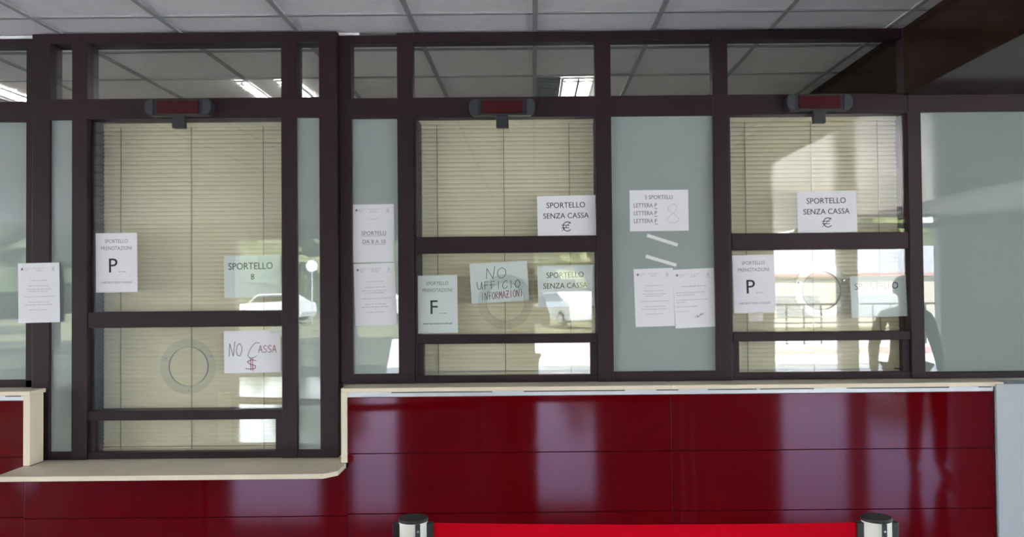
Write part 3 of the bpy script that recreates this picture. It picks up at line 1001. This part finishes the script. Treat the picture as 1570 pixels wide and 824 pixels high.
# ------------------------------------------------------------------ the street behind the viewer (seen in the glass)
o = MB().box(-90, 90, -140, 30, -0.35, -0.21).build('ground', M['pave'])
tag(o, 'sunlit pale paving of the street outside the entrance', 'ground', kind='structure')
o = MB().box(-40, 40, -60, -27, -0.2, -0.13).build('lawn', M['grass'])
tag(o, 'dry grass strip beyond the paving', 'lawn', kind='structure')
o = MB().poly([(-2.95, -12.3, -0.2), (-5.7, -30, -0.2), (-60, -30, -0.2), (-60, -12.3, -0.2)], Vector((0, 0, 0.05))).build('left_ground', M['ground_dark'])
tag(o, 'dark ground outside the left half of the entrance', 'ground', kind='structure')
o = MB().box(3, 30, -18.9, -18.5, -0.21, -0.05, 0.01).build('kerb', M['kerb'])
tag(o, 'red painted kerb across the street', 'kerb', kind='structure')
# roof edge of the building over the entrance keeps the sun off the lobby
o = MB().box(XL - 0.4, XR + 0.4, YB - 1.4, 6.4, ZC + 0.2, ZC + 0.6).build('roof', M['wall_in'])
tag(o, 'flat roof over the lobby', 'roof', kind='structure')

lb = empty('low_building', (18.6, -31, 0), PI)
tag(lb, 'low beige building across the street, mirrored in the right window', 'building')
MB().box(-8, 14, 0, 6, -0.2, 2.0).build('wall', M['stucco'], lb)
MB().poly([(-8.4, -0.12, 2.04), (14.4, -0.12, 2.04), (14.4, 3.4, 3.3), (-8.4, 3.4, 3.3)], Vector((0, 0, 0.08))).build('roof', M['roofm'], lb)
MB().box(-8.4, 14.4, -0.16, -0.12, 1.98, 2.10).build('fascia', M['fascia'], lb)
for k in range(6):
    MB().box(-7 + 3.4 * k, -5.2 + 3.4 * k, -0.03, 0.03, 0.3, 1.2, 0.01).build('shutter', M['roofm'], lb)
rl = empty('railing', (9, -22, 0))
tag(rl, 'dark street railing in front of the low building, mirrored in the right window', 'railing')
MB().box(-6, 12, -0.03, 0.03, 1.02, 1.08).build('top_bar', M['rail'], rl)
MB().box(-6, 12, -0.02, 0.02, 0.45, 0.49).build('mid_bar', M['rail'], rl)
for k in range(34):
    MB().box(-5.99 + 0.54 * k, -5.95 + 0.54 * k, -0.02, 0.02, -0.2, 1.05).build('bar_post', M['rail'], rl)

def tree(label, x, y, h, r, leaf, n=26):
    t = empty('street_tree', (x, y, 0))
    tag(t, label, 'tree', 'trees along the street')
    MB().cyl((0, 0, h * 0.25), 0.16, h * 0.5, 'Z', 10, 0.10).build('trunk', M['bark'], t, True)
    f = MB()
    for k in range(n):
        a = random.uniform(0, 2 * PI); q = r * math.sqrt(random.random()) * 0.85
        zz = h * random.uniform(0.25, 0.95)
        f.ico((q * math.cos(a), q * math.sin(a), zz), r * random.uniform(0.22, 0.45), 2, (1, 1, 0.8), 0.35)
    f.build('foliage', M[leaf], t)
    return t
spots = [(-28, -21, 6, 2.2, 'leaf'), (-20.5, -22, 6.5, 2.3, 'leaf2'), (-14, -20.5, 6, 2.0, 'leaf'), (-24, -32, 8, 2.8, 'leaf'), (-34, -47, 9, 3.0, 'leaf2'),
         (-24, -50, 8, 3, 'leaf'), (-14, -52, 9, 3.0, 'leaf2'), (-5, -50, 8, 2.8, 'leaf'), (4, -52, 8, 2.8, 'leaf2'), (13, -54, 9, 3, 'leaf'), (23, -52, 8, 3, 'leaf2'),
         (4.4, -39, 5, 1.5, 'leaf')]
names = ['outermost tree of the near left row', 'yellow green middle tree of the near left row', 'near left tree closest to the viewer', 'tree behind the near left row',
         'yellow green tree at the back far left', 'dark tree at back left', 'yellow green tree behind the parked cars at left', 'dark tree straight behind the viewer',
         'yellow green tree behind the single white car', 'dark tree over the roof of the low building', 'yellow green tree over the roof of the low building', 'slim dark tree before the single parked car']
for sp, nm in zip(spots, names): tree(nm, *sp)
hd = MB()
for k in range(60):
    hd.ico((-45 + 1.6 * k, -66 + random.uniform(-1, 1), 2.2), 3.0, 2, (1, 0.7, 1.3), 0.2)
tag(hd.build('hedge', M['leaf']), 'long dark hedge closing the far side of the street', 'hedge', kind='stuff')

def car(label, x, y, rz):
    c = empty('car', (x, y, 0), rz)
    tag(c, label, 'car', 'white parked cars')
    side = [(-2.0, 0.25), (-2.05, 0.65), (-1.9, 0.85), (-1.0, 0.98), (-0.45, 1.42), (0.9, 1.45), (1.6, 1.05), (1.98, 0.95), (2.05, 0.5), (1.98, 0.25)]
    MB().poly([(a, -0.82, z) for a, z in side], Vector((0, 1.64, 0))).build('body', M['carw'], c)
    g_ = [(-0.88, 1.0), (-0.40, 1.36), (0.86, 1.38), (1.36, 1.06)]
    MB().poly([(a, -0.83, z) for a, z in g_], Vector((0, 1.66, 0))).build('side_windows', M['carg'], c)
    MB().poly([(-1.0 - 0.012, -0.7, 1.0), (-1.0 - 0.012, 0.7, 1.0), (-0.50, 0.66, 1.40), (-0.50, -0.66, 1.40)], Vector((-0.012, 0, 0.012))).build('windscreen', M['carg'], c)
    for a in (-1.25, 1.25):
        for s in (-0.76, 0.76):
            w_ = MB().cyl((a, s, 0.31), 0.31, 0.2, 'Y', 20).build('wheel', M['tyre'], c, True)
            MB().cyl((a, s * 1.135, 0.31), 0.18, 0.02, 'Y', 16).build('hub_cap', M['alu'], w_, True)
    return c
car('white parked car mirrored at the right of the middle window', 1.4, -33, math.radians(65))
car('white parked car mirrored in the low desk window', -13.6, -40, math.radians(12))
car('second white parked car beside the first one at left', -9.2, -44, math.radians(10))

sg = empty('round_sign', (-10.4, -35.5, 0))
tag(sg, 'round white street sign on a thin pole, mirrored left of centre', 'street sign')
MB().cyl((0, 0, 1.4), 0.03, 2.8, 'Z', 10).build('pole', M['alu'], sg, True)
MB().cyl((0, 0.04, 2.75), 0.28, 0.02, 'Y', 28).build('disc', M['carw'], sg, True)

# ------------------------------------------------------------------ people who appear only in the glass
def skin_mesh(chains, sub=2):
    """chains of (x, y, z, radius); points that coincide are one joint. Returns one continuous skinned mesh"""
    me = bpy.data.meshes.new('skel')
    verts, rad, edges, idx = [], [], [], {}
    for ch in chains:
        prev = None
        for x, y, z, r in ch:
            key = (round(x, 3), round(y, 3), round(z, 3))
            if key not in idx:
                idx[key] = len(verts); verts.append((x, y, z)); rad.append(r)
            k = idx[key]
            if prev is not None: edges.append((prev, k))
            prev = k
    me.from_pydata(verts, edges, [])
    ob = bpy.data.objects.new('skel', me)
    COL.objects.link(ob)
    md = ob.modifiers.new('skin', 'SKIN')
    for k, r in enumerate(rad):
        me.skin_vertices[0].data[k].radius = (r, r)
        me.skin_vertices[0].data[k].use_root = (k == 0)
    sb = ob.modifiers.new('sub', 'SUBSURF'); sb.levels = sub; sb.render_levels = sub
    dg = bpy.context.evaluated_depsgraph_get()
    out = bpy.data.meshes.new_from_object(ob.evaluated_get(dg))
    bpy.data.objects.remove(ob); bpy.data.meshes.remove(me)
    for p in out.polygons: p.use_smooth = True
    return out

def person(label, x, y, rz, H, armR, armL, top_m, leg_m):
    """armR / armL: elbow, wrist, hand tip and finger curl direction in the person's own frame (front = +y, right = +x)"""
    k = H / 1.75
    p = empty('person', (x, y, 0), rz)
    tag(p, label, 'person')
    def arm(s, A, grow=0.0, hand=True):
        e, w, h = A
        ch = [(s * 0.0, 0.0, 1.40 * k, 0.10 + grow), (s * 0.185, -0.01, 1.41 * k, 0.058 + grow), (*e, 0.040 + grow), (*w, 0.027 + grow)]
        return ch
    pel = (0, 0, 0.94 * k, 0.135)
    torso = [pel, (0, 0.005, 1.12 * k, 0.125), (0, 0, 1.27 * k, 0.135), (0, 0.0, 1.40 * k, 0.10)]
    neck = [(0, 0, 1.40 * k, 0.10), (0, 0.005, 1.49 * k, 0.052), (0, 0.02, 1.56 * k, 0.062), (0, 0.028, 1.64 * k, 0.092), (0, 0.015, 1.70 * k, 0.080)]
    nose = [(0, 0.028, 1.64 * k, 0.092), (0, 0.132, 1.615 * k, 0.014)]
    def leg(s):
        return [pel, (s * 0.095, 0, 0.87 * k, 0.088), (s * 0.10, 0.015, 0.50 * k, 0.058), (s * 0.105, -0.01, 0.28 * k, 0.052), (s * 0.11, -0.02, 0.085, 0.036), (s * 0.125, 0.10, 0.045, 0.034), (s * 0.13, 0.18, 0.033, 0.026)]
    def hand(A):
        e, w, h = (Vector(q) for q in A)
        d = (h - w).normalized()
        side = d.cross(Vector((0, 1, 0.3))).normalized()
        up = side.cross(d).normalized()
        palm = w + d * 0.075
        out = [[(*w, 0.027), (*palm, 0.033)]]
        for q, L in ((-1.5, 0.062), (-0.5, 0.078), (0.5, 0.082), (1.5, 0.074)):
            a = palm + d * 0.022 + side * q * 0.019
            b = a + d * L * 0.55 - up * 0.004
            c = b + d * L * 0.35 - up * 0.020
            out.append([(*palm, 0.033), (*a, 0.0105), (*b, 0.0095), (*c, 0.0078)])
        t0 = w + d * 0.035 + side * 0.032
        t1 = t0 + d * 0.035 + side * 0.022
        out.append([(*w, 0.027), (*t0, 0.014), (*t1, 0.010)])
        return out
    ch = [torso, neck, nose, leg(1), leg(-1), arm(1, armR), arm(-1, armL)] + hand(armR) + hand(armL)
    body = skin_mesh(ch)
    bo = bpy.data.objects.new('body', body); COL.objects.link(bo); bo.parent = p
    body.materials.clear(); body.materials.append(M['skin'])
    sh = skin_mesh([[(0, 0, 0.90 * k, 0.150), (0, 0.005, 1.12 * k, 0.142), (0, 0, 1.27 * k, 0.150), (0, 0, 1.40 * k, 0.112)],
                    [(0, 0, 1.40 * k, 0.112), (0, 0, 1.465 * k, 0.07)], arm(1, armR, 0.014), arm(-1, armL, 0.014)])
    so = bpy.data.objects.new('jacket', sh); COL.objects.link(so); so.parent = p
    sh.materials.clear(); sh.materials.append(M[top_m])
    tr = skin_mesh([[(q[0], q[1], max(q[2], 0.09), q[3] + 0.014) for q in leg(s)[:5]] for s in (1, -1)])
    to = bpy.data.objects.new('trousers', tr); COL.objects.link(to); to.parent = p
    tr.materials.clear(); tr.materials.append(M[leg_m])
    for s in (1, -1):
        b = MB()
        b.ico((s * 0.122, 0.065, 0.045), 0.05, 3, (0.9, 2.6, 0.85))
        b.build('shoe', M['black'], p, True)
        e = MB(); e.ico((s * 0.094, 0.015, 1.635 * k), 0.032, 2, (0.35, 0.6, 1.0)); e.build('ear', M['skin'], p, True)
        e = MB(); e.ico((s * 0.034, 0.108, 1.655 * k), 0.012, 2); e.build('eye', M['black'], p, True)
    hb = MB(); hb.ico((0, -0.004, 1.675 * k), 0.103, 3, (0.98, 1.06, 1.0), 0.02)
    hb.build('hair', M['hair'], p, True)
    return p
person('person in dark jacket holding up a phone opposite the middle window', -0.13, -4.66, math.radians(-4), 1.76,
       ((0.27, 0.06, 1.30), (0.19, 0.29, 1.585), (0.16, 0.315, 1.68)), ((-0.27, 0.10, 1.25), (-0.06, 0.30, 1.57), (-0.02, 0.32, 1.67)), 'cloth', 'cloth2')
ph = empty('phone', (0.03, -4.302, 1.70))
tag(ph, 'black phone held up by the person in the dark jacket', 'phone')
MB().box(-0.075, 0.075, -0.004, 0.004, -0.037, 0.037, 0.003).build('casing', M['black'], ph)
person('person in grey blue clothes waiting opposite the right window', 3.42, -3.45, math.radians(10), 1.74,
       ((0.27, -0.03, 1.12), (0.29, 0.08, 0.88), (0.28, 0.12, 0.80)), ((-0.27, -0.03, 1.12), (-0.29, 0.08, 0.88), (-0.28, 0.12, 0.80)), 'cloth2', 'cloth')
